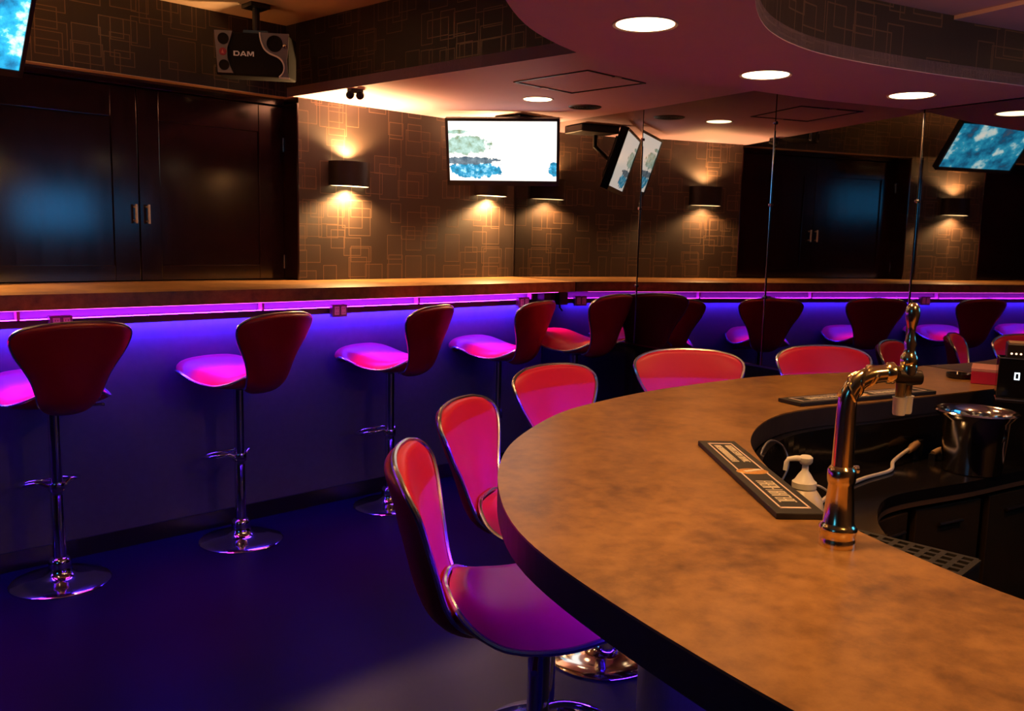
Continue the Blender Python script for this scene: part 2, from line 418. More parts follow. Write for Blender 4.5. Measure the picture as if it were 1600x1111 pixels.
# access hatch frame in the lower ceiling
ah = MB()
for x0,x1,y0,y1 in ((2.955,3.362,-1.722,-1.712),(2.955,3.362,-1.268,-1.258),(2.955,2.965,-1.722,-1.258),(3.352,3.362,-1.722,-1.258)):
    ah.box(x0,x1,y0,y1,Z_LOW-0.004,Z_LOW+0.002)
ah.build('access_hatch_frame', BRONZE, ceil)
ah = MB()
for x,y in ((3.158,-1.717),(3.158,-1.263)): ah.box(x-0.02,x+0.02,y-0.012,y+0.012,Z_LOW-0.006,Z_LOW+0.002)
ah.build('hatch_latch', LIGHTTRIM, ceil)

# right-hand mirror wall
wr = struct_empty('wall_right')
def seg_box(mb, a, b, n0, n1, z0, z1):
    t = (b-a).normalized(); n = Vector((t.y,-t.x))     # n points into the room (-x side)
    if n.x > 0: n = -n
    q = [a+n*n0, b+n*n0, b+n*n1, a+n*n1]; mb.prism([(p.x,p.y) for p in q], z0, z1)
core = MB()
for a, b in zip(MP, MP[1:]): seg_box(core, a, b, -0.06, -0.012, 0.0, Z_REC)
core.build('wall_core', SKIRT, wr)
low = MB()
for a, b in zip(MP, MP[1:]): seg_box(low, a, b, -0.012, 0.0, 0.0, Z_MIR)
low.build('lower_panel', BLACKGLOSS, wr)
for i, (a, b) in enumerate(zip(MP[:-1], MP[1:-1])):
    m = MB(); t = (b-a).normalized(); seg_box(m, a+t*0.003, b-t*0.003, -0.010, -0.001, Z_MIR+0.004, Z_LOW); m.build('mirror_panel', MIRROR, wr)
m = MB(); seg_box(m, MP[4], MP[5], -0.01, 0.0, Z_MIR, Z_LOW); m.build('dark_panel', WOOD, wr)
tr = MB()
for a, b in zip(MP[:-1], MP[1:-1]): seg_box(tr, a, b, -0.001, 0.006, Z_MIR-0.004, Z_MIR+0.006)
tr.build('mirror_bottom_trim', STEEL, wr)
for i, p in enumerate(MP[1:4]):
    s = MB(); s.tube([(p.x-0.002,p.y,Z_MIR),(p.x-0.002,p.y,Z_LOW-0.2)], 0.0026, 8); s.build('mirror_seam_trim', STEEL, wr, True)
    for z in (1.62, 1.185, 2.0):
        s = MB(); s.lathe([(0.0005,-0.006),(0.007,-0.004),(0.009,0.0),(0.007,0.004),(0.0005,0.006)], 10, (p.x-0.006,p.y,z), (1,0.2,0)); s.build('mirror_clip', STEEL, wr, True)
s = MB(); s.box(4.186,4.193,-0.007,0.0,1.18,Z_LOW); s.build('corner_trim', BRONZE, wr)

# walls behind the camera
WALLB = simple('plain_dark_wall', (0.07, 0.045, 0.035), 0.6, 0, 0.1, 8)
b = MB(); b.box(-3.2,-3.1,-5.3,0.2,0,Z_REC); struct(b.build('wall_back', WALLB))
b = MB(); b.box(-3.2,3.5,-5.4,-5.25,0,Z_REC); struct(b.build('wall_near', WALLB))

# ------------------------------------------------------------------ ceiling fittings
LAMPFACE = emit('downlight_glow', (1.0, 0.72, 0.38), 9.0)
def downlight(loc, watts, label, angle=125):
    x, y, z = loc; d = thing('downlight', label, 'downlight', loc, 0, 'recessed ceiling downlights')
    r = MB(); r.lathe([(0.074,0.0),(0.082,-0.003),(0.084,-0.001),(0.084,0.004),(0.074,0.004)], 36, caps=False); r.build('trim_ring', LIGHTTRIM, d, True)
    e = MB(); e.lathe([(0.001,0.0),(0.0735,0.0)], 36, (0,0,-0.0012), caps=False); e.build('lens', LAMPFACE, d)
    if angle > 150: lamp('bulb', 'POINT', (0,0,-0.07), WARM, watts, d, 0.05)
    else: lamp('bulb', 'SPOT', (0,0,-0.012), WARM, watts, d, 0.06, angle, 0.7)
    return d
downlight((1.843,-2.902,Z_CAN), SPOT_W*0.95, 'round warm downlight in bar canopy, the largest and nearest one')
downlight((2.627,-2.782,Z_CAN), SPOT_W*0.62, 'round warm downlight in bar canopy, middle one above beer tap')
downlight((3.292,-2.977,Z_CAN), SPOT_W*0.5, 'round warm downlight in bar canopy, nearest the mirror wall')
downlight((1.17,-3.62,Z_CAN), SPOT_W*1.25, 'round warm downlight in bar canopy, just above near bar end')
downlight((1.05,-4.45,Z_CAN), SPOT_W, 'round warm downlight in bar canopy, out of view beside camera')
downlight((3.396,-0.985,Z_LOW), CEIL_W, 'round warm downlight in pink ceiling above the wall television', 95)
downlight((1.75,-0.55,Z_REC), RECESS_W, 'round warm downlight in raised ceiling near hanging speaker')
downlight((0.2,-1.8,Z_REC), RECESS_W, 'round warm downlight in raised ceiling, out of view')
downlight((2.15,-4.15,2.163), 15.0, 'unseen warm downlight added in the canopy well to light its inner face', 168)  # added out of view to brighten and warm the canopy inner face
cs_ = thing('ceiling_vent', 'round dark ceiling vent beside the access hatch', 'vent', (3.747,-1.005,Z_LOW))
m = MB(); m.lathe([(0.066,0.002),(0.066,-0.003),(0.085,-0.005),(0.092,0.0)], 36, caps=False); m.build('rim', BRONZE, cs_, True)
m = MB()
for r in (0.06, 0.046, 0.032, 0.018): m.lathe([(r,0.0),(r,-0.004),(r-0.006,-0.004),(r-0.006,0.0)], 30, caps=False)
m.lathe([(0.001,-0.0006),(0.066,-0.0006)], 30, caps=False); m.build('grille', BLACK, cs_, True)
sc_ = thing('security_camera', 'small black twin-head camera under the pink ceiling edge', 'camera', (2.611,-0.463,Z_LOW))
m = MB(); m.box(-0.035,0.035,-0.022,0.022,-0.022,0.0); m.build('mount', BLACK, sc_, bevel=0.003)
for s in (-1,1):
    m = MB(); m.lathe([(0.004,-0.03),(0.018,-0.027),(0.02,-0.01),(0.02,0.02),(0.012,0.026)], 16, (s*0.022,-0.012*s,-0.028), (-0.6,-0.7,-0.2)); m.build('camera_head', BLACK, sc_, True)

# ------------------------------------------------------------------ wall sconces
BULB = emit('sconce_diffuser', (1.0, 0.66, 0.30), 7.0)
def sconce(x, label):
    s = thing('wall_sconce', label, 'wall lamp', (x,0,1.775), 0, 'up and down wall sconces')
    n = 20; out = []; inn = []
    for k in range(n+1):
        a = math.pi*k/n; out.append(Vector((0.125*math.cos(a), -0.012-0.098*math.sin(a)**0.8 if 0<k<n else -0.002))); inn.append(Vector((0.119*math.cos(a), -0.010-0.091*math.sin(a)**0.8 if 0<k<n else -0.002)))
    m = MB(); m.ring(out, inn, -0.068, 0.068); sh = m.build('shade', BRONZE, s, True)
    m = MB(); m.ring([p*0.998 for p in inn], [p*0.985 for p in inn], -0.067, 0.067); m.build('shade_lining', GOLDIN, s, True)
    m = MB(); m.box(-0.05,0.05,-0.012,-0.001,-0.045,0.045); m.build('back_plate', BRONZE, s)
    for z, rx in ((0.0655, math.pi), (-0.0655, 0)):
        m = MB(); m.prism([(p.x*0.985,p.y*0.985-0.001) for p in inn], z-0.002, z+0.002); m.build('frosted_diffuser', BULB, s)
        lamp('sconce_lamp', 'SPOT', (0,-0.048,z*1.08), (1.0,0.56,0.22), SCONCE_W, s, 0.045, 150, 0.5, (rx,0,0))
    return s
sconce(2.868, 'dark curved sconce glowing up and down, beside the double doors')
sconce(3.955, 'dark curved sconce glowing down, half hidden behind wall television')
sconce(0.60, 'dark curved sconce left of the double doors, seen in the mirror')

# ------------------------------------------------------------------ televisions
def tv(name_label, c, e, upv, w, h, mat, mount_to, group=None):
    e = Vector(e).normalized(); upv = Vector(upv).normalized(); nn = e.cross(upv).normalized()
    t = thing('television', name_label, 'television', c, 0, group)
    m = MB(); m.obox((-nn*0.03), (e,upv,nn), (w/2,h/2,0.018)); m.obox((-nn*0.055), (e,upv,nn), (w*0.36,h*0.34,0.02)); m.build('cabinet', BLACK, t, bevel=0.004)
    m = MB(); bz = 0.016
    for a,b2,hw,hh in ((0,h/2-bz/2,w/2,bz/2),(0,-h/2+bz*0.9,w/2,bz*0.9),(-w/2+bz/2,0,bz/2,h/2),(w/2-bz/2,0,bz/2,h/2)):
        m.obox(e*a+upv*b2-nn*0.006, (e,upv,nn), (hw,hh,0.0085))
    m.build('bezel', BLACK, t)
    x0,x1,y0,y1 = -w/2+bz, w/2-bz, -h/2+bz*1.7, h/2-bz
    me = bpy.data.meshes.new('screen'); me.from_pydata([e*a+upv*b2-nn*0.004 for a,b2 in ((x0,y0),(x1,y0),(x1,y1),(x0,y1))], [], [(0,1,2,3)])
    uvl = me.uv_layers.new(name='UVMap')
    for i, uv in enumerate(((0,0),(1,0),(1,1),(0,1))): uvl.data[i].uv = uv
    me.materials.append(mat); o = bpy.data.objects.new('screen', me); COL.objects.link(o); o.parent = t
    top = Vector(mount_to)-Vector(c); m = MB(); b0 = -nn*0.075
    m.tube([b0, b0-nn*0.05, Vector((top.x,top.y,top.z-0.12)), Vector((top.x,top.y,top.z-0.02))], 0.016, 10); m.build('mount_arm', BLACK, t, True)
    m = MB(); m.box(top.x-0.07,top.x+0.07,top.y-0.07,top.y+0.07,top.z-0.02,top.z); m.build('mount_plate', BLACK, t)
    return t
def tvaxes(ang, tilt, roll=0):
    a = math.radians(ang); e = Vector((math.cos(a), math.sin(a), 0)); nh = Vector((e.y,-e.x,0)); th = math.radians(tilt)
    u = Vector((0,0,math.cos(th))) + nh*math.sin(th); n = e.cross(u); q = Matrix.Rotation(math.radians(roll), 3, n); return q@e, q@u
e, u = tvaxes(-48, 18, 0.5)
tv('flat television showing white surf and rocks, hung in the far corner', (3.635,-0.468,1.936), e, u, 0.668, 0.395, screen('screen_surf','surf',1.25), (3.80,-0.36,Z_LOW))
m = MB(); m.box(3.72,4.0,-0.52,-0.30,Z_LOW-0.048,Z_LOW-0.001); tag(m.build('ceiling_mount_box', BLACK, bevel=0.006), 'flat black box on the ceiling behind corner television', 'box')
e, u = tvaxes(2, 36)
bc = Vector((1.117,-0.315,2.03)); tv('flat television showing blue glacier, tilted down at top left', bc-e*0.355+u*0.205, e, u, 0.71, 0.41, screen('screen_glacier','glacier',2.0), (0.76,-0.2,Z_REC))
e, u = tvaxes(200, 6)
tv('flat television with blue picture above the bar well, reflected in doors', (2.86,-4.82,1.61), e, u, 0.70, 0.42, screen('screen_blue','blue',7.0), (2.84,-5.05,2.15))

e, u = tvaxes(128, 10)
tv('flat television with blue picture behind the camera, reflected in mirrored doors', (-2.15,-3.7,2.02), e, u, 0.80, 0.46, screen('screen_blue_far','blue',6.5), (-2.3,-3.8,Z_REC))

# ------------------------------------------------------------------ karaoke speaker
sp_c = Vector((2.135,-0.295,2.282)); sn = Vector((-0.66,-0.75,-0.06)).normalized(); sx = Vector((0.0,0,1)).cross(sn).normalized(); sy = sn.cross(sx)
rr = Matrix.Rotation(math.radians(-1.2), 3, sn); sx = rr@sx; sy = rr@sy
WHITE_TRIM = simple('silver_paint', (0.75,0.70,0.72), 0.35, 0.2, 0.04)
PLATE = simple('grey_plate_paint', (0.17, 0.13, 0.125), 0.45, 0, 0.1)
MATBLACK = simple('matt_black_grille', (0.010, 0.006, 0.005), 0.8, 0, 0.2, 40, 0.15)
sp = thing('karaoke_speaker', 'black karaoke loudspeaker with DAM lettering hung from raised ceiling', 'speaker', sp_c)
SU = lambda x: (x-702)/1235*0.352
SV = lambda y: -(y-645)/715*0.205
m = MB(); m.obox(-sn*0.10, (sx,sy,sn), (0.172,0.1,0.10)); m.build('cabinet', MATBLACK, sp, bevel=0.008)
def P(pts): return [(SU(a),SV(b)) for a,b in pts]
m = MB(); m.fslab(P([(85,285),(385,285),(345,420),(297,560),(300,720),(345,860),(395,960),(140,960)]), (0,0,0), sx, sy, sn, 0.0, 0.010); m.build('left_plate', PLATE, sp)
for cx, cy, r in ((235,415,92),(245,835,85)):
    m = MB(); m.lathe([(0.0005,0.0105),(r/1235*0.352,0.0105),(r/1235*0.352,0.013),(r/1235*0.352-0.003,0.013)], 24, sx*SU(cx)+sy*SV(cy), sn, caps=False); m.build('tweeter', MATBLACK, sp, True)
m = MB(); m.lathe([(0.0005,0.013),(0.016,0.0125),(0.018,0.010)], 24, sx*SU(225)+sy*SV(622), sn, caps=False); m.build('red_badge', simple('red_badge', (0.30,0.015,0.012), 0.35), sp, True)
m = MB(); m.fslab([(SU(225)-0.006,SV(622)-0.008),(SU(225)+0.006,SV(622)-0.008),(SU(225),SV(622)+0.010)], (0,0,0), sx, sy, sn, 0.0125, 0.0145); m.build('badge_mark', simple('badge_mark', (0.55,0.12,0.08), 0.4), sp)
S_CURVE = [(842,288),(848,360),(870,450),(915,545),(985,605),(1060,638),(1140,668),(1205,720),(1242,795),(1245,865),(1222,930),(1165,990)]
m = MB(); m.fslab(P(S_CURVE+[(1330,1000),(1300,900),(1290,700),(1310,500),(1318,288)]), (0,0,0), sx, sy, sn, 0.0, 0.008); m.build('right_plate', PLATE, sp)
m = MB(); m.tube([sx*SU(a)+sy*SV(b2)+sn*0.010 for a,b2 in [tuple(p) for p in catmull([Vector((a,b2)) for a,b2 in S_CURVE], 40)]], 0.0042, 8); m.tube([sx*SU(1160)+sy*SV(1000)+sn*0.010, sx*SU(1340)+sy*SV(1005)+sn*0.010], 0.004, 8); m.build('chrome_curve', WHITE_TRIM, sp, True)
m = MB(); m.lathe([(0.0005,0.0095),(0.012,0.009),(0.030,0.0088),(0.036,0.013),(0.0385,0.008)], 28, sx*SU(1085)+sy*SV(455), sn, caps=False); m.build('woofer', MATBLACK, sp, True)
m = MB(); m.lathe([(0.0005,0.020),(0.008,0.017),(0.012,0.008)], 16, sx*SU(1255)+sy*SV(490), sn, caps=False); m.build('knob', STEEL, sp, True)
m = MB(); lh, st = 0.0225, 0.0058; x0 = SU(565)-0.0485; y0 = SV(637)-lh/2
def stroke(pts): m.fslab([(x0+a, y0+b2) for a, b2 in pts], (0,0,0), sx, sy, sn, 0.0, 0.0022)
stroke([(0,0),(st+0.001,0),(st+0.001,lh),(0,lh)]); stroke([(st,0),(0.021,0),(0.024,0.0046),(st,0.0046)]); stroke([(st,lh-0.0046),(0.024,lh-0.0046),(0.021,lh),(st,lh)])
stroke([(0.021,0),(0.0285,0.006),(0.0285,lh-0.006),(0.021,lh),(0.021,lh-0.0046),(0.0225,lh-0.0075),(0.0225,0.0075),(0.021,0.0046)])
stroke([(0.031,0),(0.038,0),(0.0485,lh),(0.0435,lh)]); stroke([(0.0555,0),(0.0625,0),(0.050,lh),(0.045,lh)]); stroke([(0.039,0.0045),(0.0545,0.0045),(0.0525,0.0085),(0.041,0.0085)])
stroke([(0.065,0),(0.0705,0),(0.0705,lh),(0.065,lh)]); stroke([(0.0915,0),(0.097,0),(0.097,lh),(0.0915,lh)])
stroke([(0.0705,lh),(0.0705,lh-0.0075),(0.0785,0.003),(0.081,0.003),(0.081,0.0085),(0.0745,lh)]); stroke([(0.0915,lh),(0.0875,lh),(0.081,0.0085),(0.081,0.003),(0.0835,0.003),(0.0915,lh-0.0075)])
m.build('lettering', simple('white_lettering', (0.88,0.84,0.86), 0.4), sp)
m = MB(); zt = Z_REC-sp_c.z; bp = -sn*0.09
m.box(bp.x-0.05,bp.x+0.05,bp.y-0.05,bp.y+0.05,zt-0.02,zt); m.tube([(bp.x,bp.y,zt-0.02),(bp.x,bp.y,0.10)], 0.018, 12)
m.obox(bp+sy*0.112, (sx,sy,sn), (0.06,0.010,0.02)); m.build('ceiling_bracket', BLACK, sp)

# ------------------------------------------------------------------ wall counter
ZC, TC, YF, YK = 1.1795, 0.0606, -0.664, -0.3425
wc_ = thing('wall_counter', 'long stone-look counter along the left wall with violet underlighting', 'counter')
xe = lambda y: mirror_x(y)-0.003
poly = [(-1.62,YF),(xe(YF),YF),(xe(-0.33),-0.33),(xe(-0.006),-0.006),(2.54,-0.006),(2.54,0.136),(0.95,0.136),(0.95,-0.006),(0.28,-0.006),(0.28,0.136),(-1.62,0.136)]
m = MB(); m.prism(poly, ZC-TC, ZC); m.build('countertop', LAMINATE, wc_)
m = MB(); m.box(-1.60, mirror_x(YK)-0.004, YK, YK+0.05, 0.0, ZC-TC); m.build('base_panel', PANEL, wc_)
m = MB(); m.box(-1.60, mirror_x(YK)-0.004, YK-0.012, YK, 0.0, 0.0824); m.build('kickboard', SKIRT, wc_)
m = MB(); m.box(-1.55, 4.04, YK-0.040, YK-0.014, 1.030, 1.056); duct = m.build('cable_duct', simple('duct_metal', (0.035,0.03,0.05), 0.35, 0.2), wc_, bevel=0.002)
LEDU = emit('violet_led_strip', LED_UP[0], LED_UP[1]); LEDD = emit('blue_led_strip', LED_DOWN[0], LED_DOWN[1])
m = MB(); m.box(-1.55,3.98,YK-0.034,YK-0.018,1.0562,1.0575); m.build('upper_led_strip', LEDU, wc_)
LEDL = emit('lip_led_strip', LED_LIP[0], LED_LIP[1])
m = MB(); m.box(-1.55,3.98,YF+0.035,YF+0.045,ZC-TC-0.004,ZC-TC-0.0005); m.build('front_led_strip', LEDL, wc_)
al = bpy.data.lights.new('front_led_light','AREA'); al.shape = 'RECTANGLE'; al.size = 5.5; al.size_y = 0.012; al.color = (1.0, 0.012, 0.72); al.energy = LED_LIP_W; al.spread = math.radians(68)
ao = bpy.data.objects.new('front_led_light', al); COL.objects.link(ao); ao.location = (1.21, YF+0.04, ZC-TC-0.0045); ao.rotation_euler = (math.radians(-17),0,0); ao.parent = wc_
m = MB(); m.box(-1.55,4.04,YK-0.040,YK-0.037,1.024,1.031); m.build('duct_lip', simple('duct_lip', (0.05,0.045,0.06), 0.4), wc_)
m = MB(); m.box(-1.55,4.0,YK-0.034,YK-0.018,1.0280,1.0295); m.build('lower_led_strip', LEDD, wc_)
for x in (-0.95,0.05,1.042,2.13,3.094,4.0):
    m = MB(); m.box(x-0.006,x+0.006,YK-0.038,YK,1.056,ZC-TC); m.box(x-0.006,x+0.006,YK-0.002,YK-0.001+0.001,1.02,1.056); m.build('bracket', simple('bracket_metal', (0.5,0.3,0.45), 0.4), wc_)
pts_ = [(4.10,-0.42,1.10),(4.06,-0.40,1.06),(4.07,-0.43,1.0),(4.04,-0.41,0.98)]
m = MB(); m.tube(pts_, 0.006, 8); m.box(4.03,4.09,-0.46,-0.40,1.02,1.10); m.build('cable_box', BLACK, wc_)
def outlet(x, label):
    t = thing('power_outlet', label, 'outlet', (x,YK-0.040,1.042), 0, 'outlets under the wall counter')
    m = MB(); m.box(-0.045,0.045,-0.032,0.0,-0.034,0.030); m.build('box', simple('outlet_box', (0.20,0.17,0.24), 0.4), t, bevel=0.003)
    for s in (-1,1):
        m = MB(); m.box(s*0.020-0.014,s*0.020+0.014,-0.036,-0.032,-0.022,0.022); so = m.build('socket', WHITE_SOCK, t, bevel=0.0015)
        m = MB()
        for dz in (-0.011,0.011):
            m.box(s*0.020-0.006,s*0.020-0.004,-0.0366,-0.036,dz-0.003,dz+0.003); m.box(s*0.020+0.004,s*0.020+0.006,-0.0366,-0.036,dz-0.003,dz+0.003)
        m.build('slot', BLACK, so)
    return t
WHITE_SOCK = simple('white_socket', (0.88,0.86,0.88), 0.4, 0, 0.03)
outlet(1.195, 'white twin outlet under the counter beside nearest stool')
outlet(2.55, 'white twin outlet under the counter, middle of three')
outlet(3.90, 'white twin outlet under the counter nearest the mirror')

# ------------------------------------------------------------------ bar counter
ZB, TB = 0.9667, 0.058
bar_out = [(mirror_x(-2.965)-0.004,-2.965),(3.45,-2.945),(3.295,-2.907),(3.038,-2.804),(2.798,-2.718),(2.445,-2.682),(2.185,-2.675),(1.839,-2.716),(1.643,-2.785),(1.398,-2.915),(1.254,-3.029),(1.155,-3.125),(1.04,-3.263),(0.964,-3.378),(0.918,-3.483),(0.886,-3.577),(0.845,-3.72),(0.819,-3.831),(0.793,-3.955),(0.76,-4.25),(0.75,-5.0)]
bar_in = [(mirror_x(-3.42)-0.004,-3.42),(3.256,-3.359),(2.883,-3.269),(2.674,-3.225),(2.468,-3.165),(2.366,-3.142),(2.249,-3.132),(2.129,-3.149),(1.989,-3.195),(1.847,-3.266),(1.72,-3.364),(1.56,-3.52),(1.46,-3.64),(1.397,-3.745),(1.375,-3.79),(1.329,-3.906),(1.291,-4.02),(1.26,-4.3),(1.25,-5.0)]
BO = smooth_poly(catmull(V2(bar_out), 110), 4); BI = smooth_poly(catmull(V2(bar_in), 110), 2)
bar = thing('bar_counter', 'curved bar with amber-brown stone-look top and dark rim', 'bar', (0,0,0))
m = MB(); m.ring(BO, BI, ZB-0.004, ZB); m.build('bar_top', LAMINATE, bar)
m = MB(); m.ring(offset(BO,0.0) , BI, ZB-TB, ZB-0.004); m.build('bar_edge', EDGE, bar)
def inward(P, d):
    A = offset(P, d); ctr = Vector((2.4,-4.2))
    return A if (A[50]-ctr).length < (P[50]-ctr).length else offset(P, -d)
FPo = inward(BO, 0.31); FPi = inward(BO, 0.34)
m = MB(); m.ring(FPo, FPi, 0.0, ZB-TB); m.build('front_panel', BARPANEL, bar)
IWo = inward(BI, -0.03); IWi = inward(BI, -0.005)
m = MB(); m.ring(IWo, IWi, 0.0, ZB-TB); m.build('inner_panel', BLACKGLOSS, bar)
LEDB = emit('bar_led_strip', LED_BAR[0], LED_BAR[1])
m = MB(); m.ring(inward(BO,0.270), inward(BO,0.280), ZB-TB-0.006, ZB-TB-0.001); m.build('bar_led_strip', LEDB, bar)
WTi = inward(BI, 0.30); ZW = 0.79
m = MB(); m.ring(inward(BI,-0.004), WTi, ZW-0.03, ZW); m.build('worktop', BLACKGLOSS, bar)
m = MB(); m.ring(inward(BI,0.287), inward(BI,0.299), ZW-0.045, ZW-0.006); m.build('worktop_edge_strip', simple('brown_strip',(0.10,0.05,0.025),0.35), bar)
CF = inward(BI, 0.28)
for i in range(6, 60, 9):
    a, b2 = CF[i], CF[i+8]; t = (b2-a).normalized(); n = Vector((t.y,-t.x)); c = (a+b2)/2
    if (c+n*0.1-Vector((2.4,-4.2))).length > (c-Vector((2.4,-4.2))).length: n = -n
    m = MB(); m.obox((c.x,c.y,0.40), ((t.x,t.y,0),(n.x,n.y,0),(0,0,1)), ((b2-a).length/2-0.004,0.010,0.33)); dr = m.build('cabinet_door', CABINET, bar, bevel=0.003)
    hp = c+n*0.018; m = MB(); m.tube([(hp.x-t.x*0.05,hp.y-t.y*0.05,0.68),(hp.x+t.x*0.05,hp.y+t.y*0.05,0.68)], 0.005, 8); m.build('handle', BRONZE, dr, True)

# ------------------------------------------------------------------ bar stools
SEAT_ROWS = [(0.246,0.772,0.085,-0.004,-0.004),(0.252,0.788,0.138,-0.02,-0.006),(0.246,0.805,0.170,-0.034,-0.008),(0.218,0.817,0.190,-0.03,-0.010),(0.17,0.818,0.203,-0.02,-0.012),(0.11,0.806,0.210,-0.01,-0.014),(0.045,0.789,0.212,0.0,-0.014),(-0.02,0.775,0.207,0.0,-0.010),(-0.08,0.768,0.192,0.004,-0.004),(-0.13,0.771,0.166,0.010,0.004),(-0.165,0.783,0.136,0.014,0.008),(-0.188,0.803,0.100,0.012,0.008),(-0.197,0.820,0.055,0.006,0.004)]
BACK_ROWS = [(-0.085,0.733,0.045,0.0,0.0),(-0.135,0.738,0.078,0.012,0.004),(-0.180,0.752,0.098,0.026,0.006),(-0.213,0.780,0.112,0.036,0.004),(-0.233,0.820,0.122,0.040,0.0),(-0.246,0.866,0.138,0.042,0.0),(-0.257,0.912,0.162,0.044,0.0),(-0.267,0.957,0.191,0.045,0.0),(-0.276,0.998,0.210,0.045,0.0),(-0.285,1.034,0.217,0.043,-0.004),(-0.292,1.062,0.207,0.036,-0.010),(-0.297,1.080,0.174,0.026,-0.010),(-0.299,1.088,0.122,0.012,-0.006)]
NU = 16
class Slab:
    """a curved upholstered shell swept through rows of (y, z, half width, side sweep in y, side sweep in z)"""
    def __init__(self, rows, focus, sub=3):
        self.R = []; self.focus = focus; n = len(rows)
        R = [Vector(r[:3]) for r in rows]; R2 = [Vector((r[3],r[4],0)) for r in rows]
        for i in range(n-1):
            for k in range(sub):
                t = k/sub; res = []
                for A in (R, R2):
                    p1,p2 = A[i],A[i+1]; p0 = A[i-1] if i > 0 else p1*2-p2; p3 = A[i+2] if i < n-2 else p2*2-p1
                    res.append(0.5*((2*p1)+(p2-p0)*t+(2*p0-5*p1+4*p2-p3)*t*t+(3*p1-p0-3*p2+p3)*t**3))
                self.R.append((*res[0],res[1].x,res[1].y))
        self.R.append(rows[-1]); self.n = len(self.R)
    def S(self, i, u):
        y,z,w,yb,zb = self.R[i]; return Vector((w*u, y+yb*u*u, z+zb*u*u))
    def N(self, i, u):
        a = self.S(min(i+1,self.n-1),u)-self.S(max(i-1,0),u); b2 = self.S(i,min(u+0.05,1))-self.S(i,max(u-0.05,-1)); n = b2.cross(a).normalized()
        y,z = self.R[i][0],self.R[i][1]
        return -n if n.dot(Vector((0,self.focus[0]-y,self.focus[1]-z))) < 0 else n
    def shell(self, name, depth):
        n = self.n; vs = []; fs = []; W_ = NU+1; o = n*W_
        for side in (0,1):
            for i in range(n):
                e = math.sin(min(1.0, min(i, n-1-i)/4.0)*math.pi/2)
                for k in range(W_):
                    u = -1+2*k/NU; th = 0.0 if side == 0 else -depth*e*(1-abs(u)**4)-0.004
                    vs.append(self.S(i,u)+self.N(i,u)*th)
        for i in range(n-1):
            for k in range(NU):
                fs.append((i*W_+k,i*W_+k+1,(i+1)*W_+k+1,(i+1)*W_+k)); fs.append((o+i*W_+k,o+(i+1)*W_+k,o+(i+1)*W_+k+1,o+i*W_+k+1))
            for k in (0,NU): fs.append((i*W_+k,(i+1)*W_+k,o+(i+1)*W_+k,o+i*W_+k))
        for k in range(NU):
            for i in (0,n-1): fs.append((i*W_+k,i*W_+k+1,o+i*W_+k+1,o+i*W_+k))
        m = MB(); m.add(vs, fs); return m.mesh(name, MAROON, True)
    def pad(self, name, i0, i1, thick, pw, ends):
        vs = []; fs = []; us = [-1,-0.97,-0.92,-0.84,-0.72,-0.56,-0.38,-0.19,0,0.19,0.38,0.56,0.72,0.84,0.92,0.97,1]; W_ = len(us); n = i1-i0+1
        for i in range(i0, i1+1):
            e = math.sin(min(1.0, min((i-i0+0.4)/ends, (i1-i+0.4)/ends))*math.pi/2)
            for u in us:
                t = thick*(1-abs(u)**pw)*e+0.001; vs.append(self.S(i,u*0.965)+self.N(i,u*0.965)*t)
        for i in range(n-1):
            for k in range(W_-1): fs.append((i*W_+k,i*W_+k+1,(i+1)*W_+k+1,(i+1)*W_+k))
        m = MB(); m.add(vs, fs); return m.mesh(name, RED, True)
    def trim(self, name, r):
        n = self.n; loop = [self.S(i,-1) for i in range(n)] + [self.S(n-1,-1+2*k/8) for k in range(1,8)] + [self.S(i,1) for i in range(n-1,-1,-1)] + [self.S(0,1-2*k/8) for k in range(1,8)]
        loop = catmull(loop, 90, True)
        m = MB(); m.tube(loop, r, 8, True); return m.mesh(name, TRIM, True)
SEAT_S = Slab(SEAT_ROWS, (0.03, 1.6)); BACK_S = Slab(BACK_ROWS, (0.5, 1.15))
me_obj = lambda name, me, par: (lambda o: (COL.objects.link(o), setattr(o,'parent',par), o)[2])(bpy.data.objects.new(name, me))
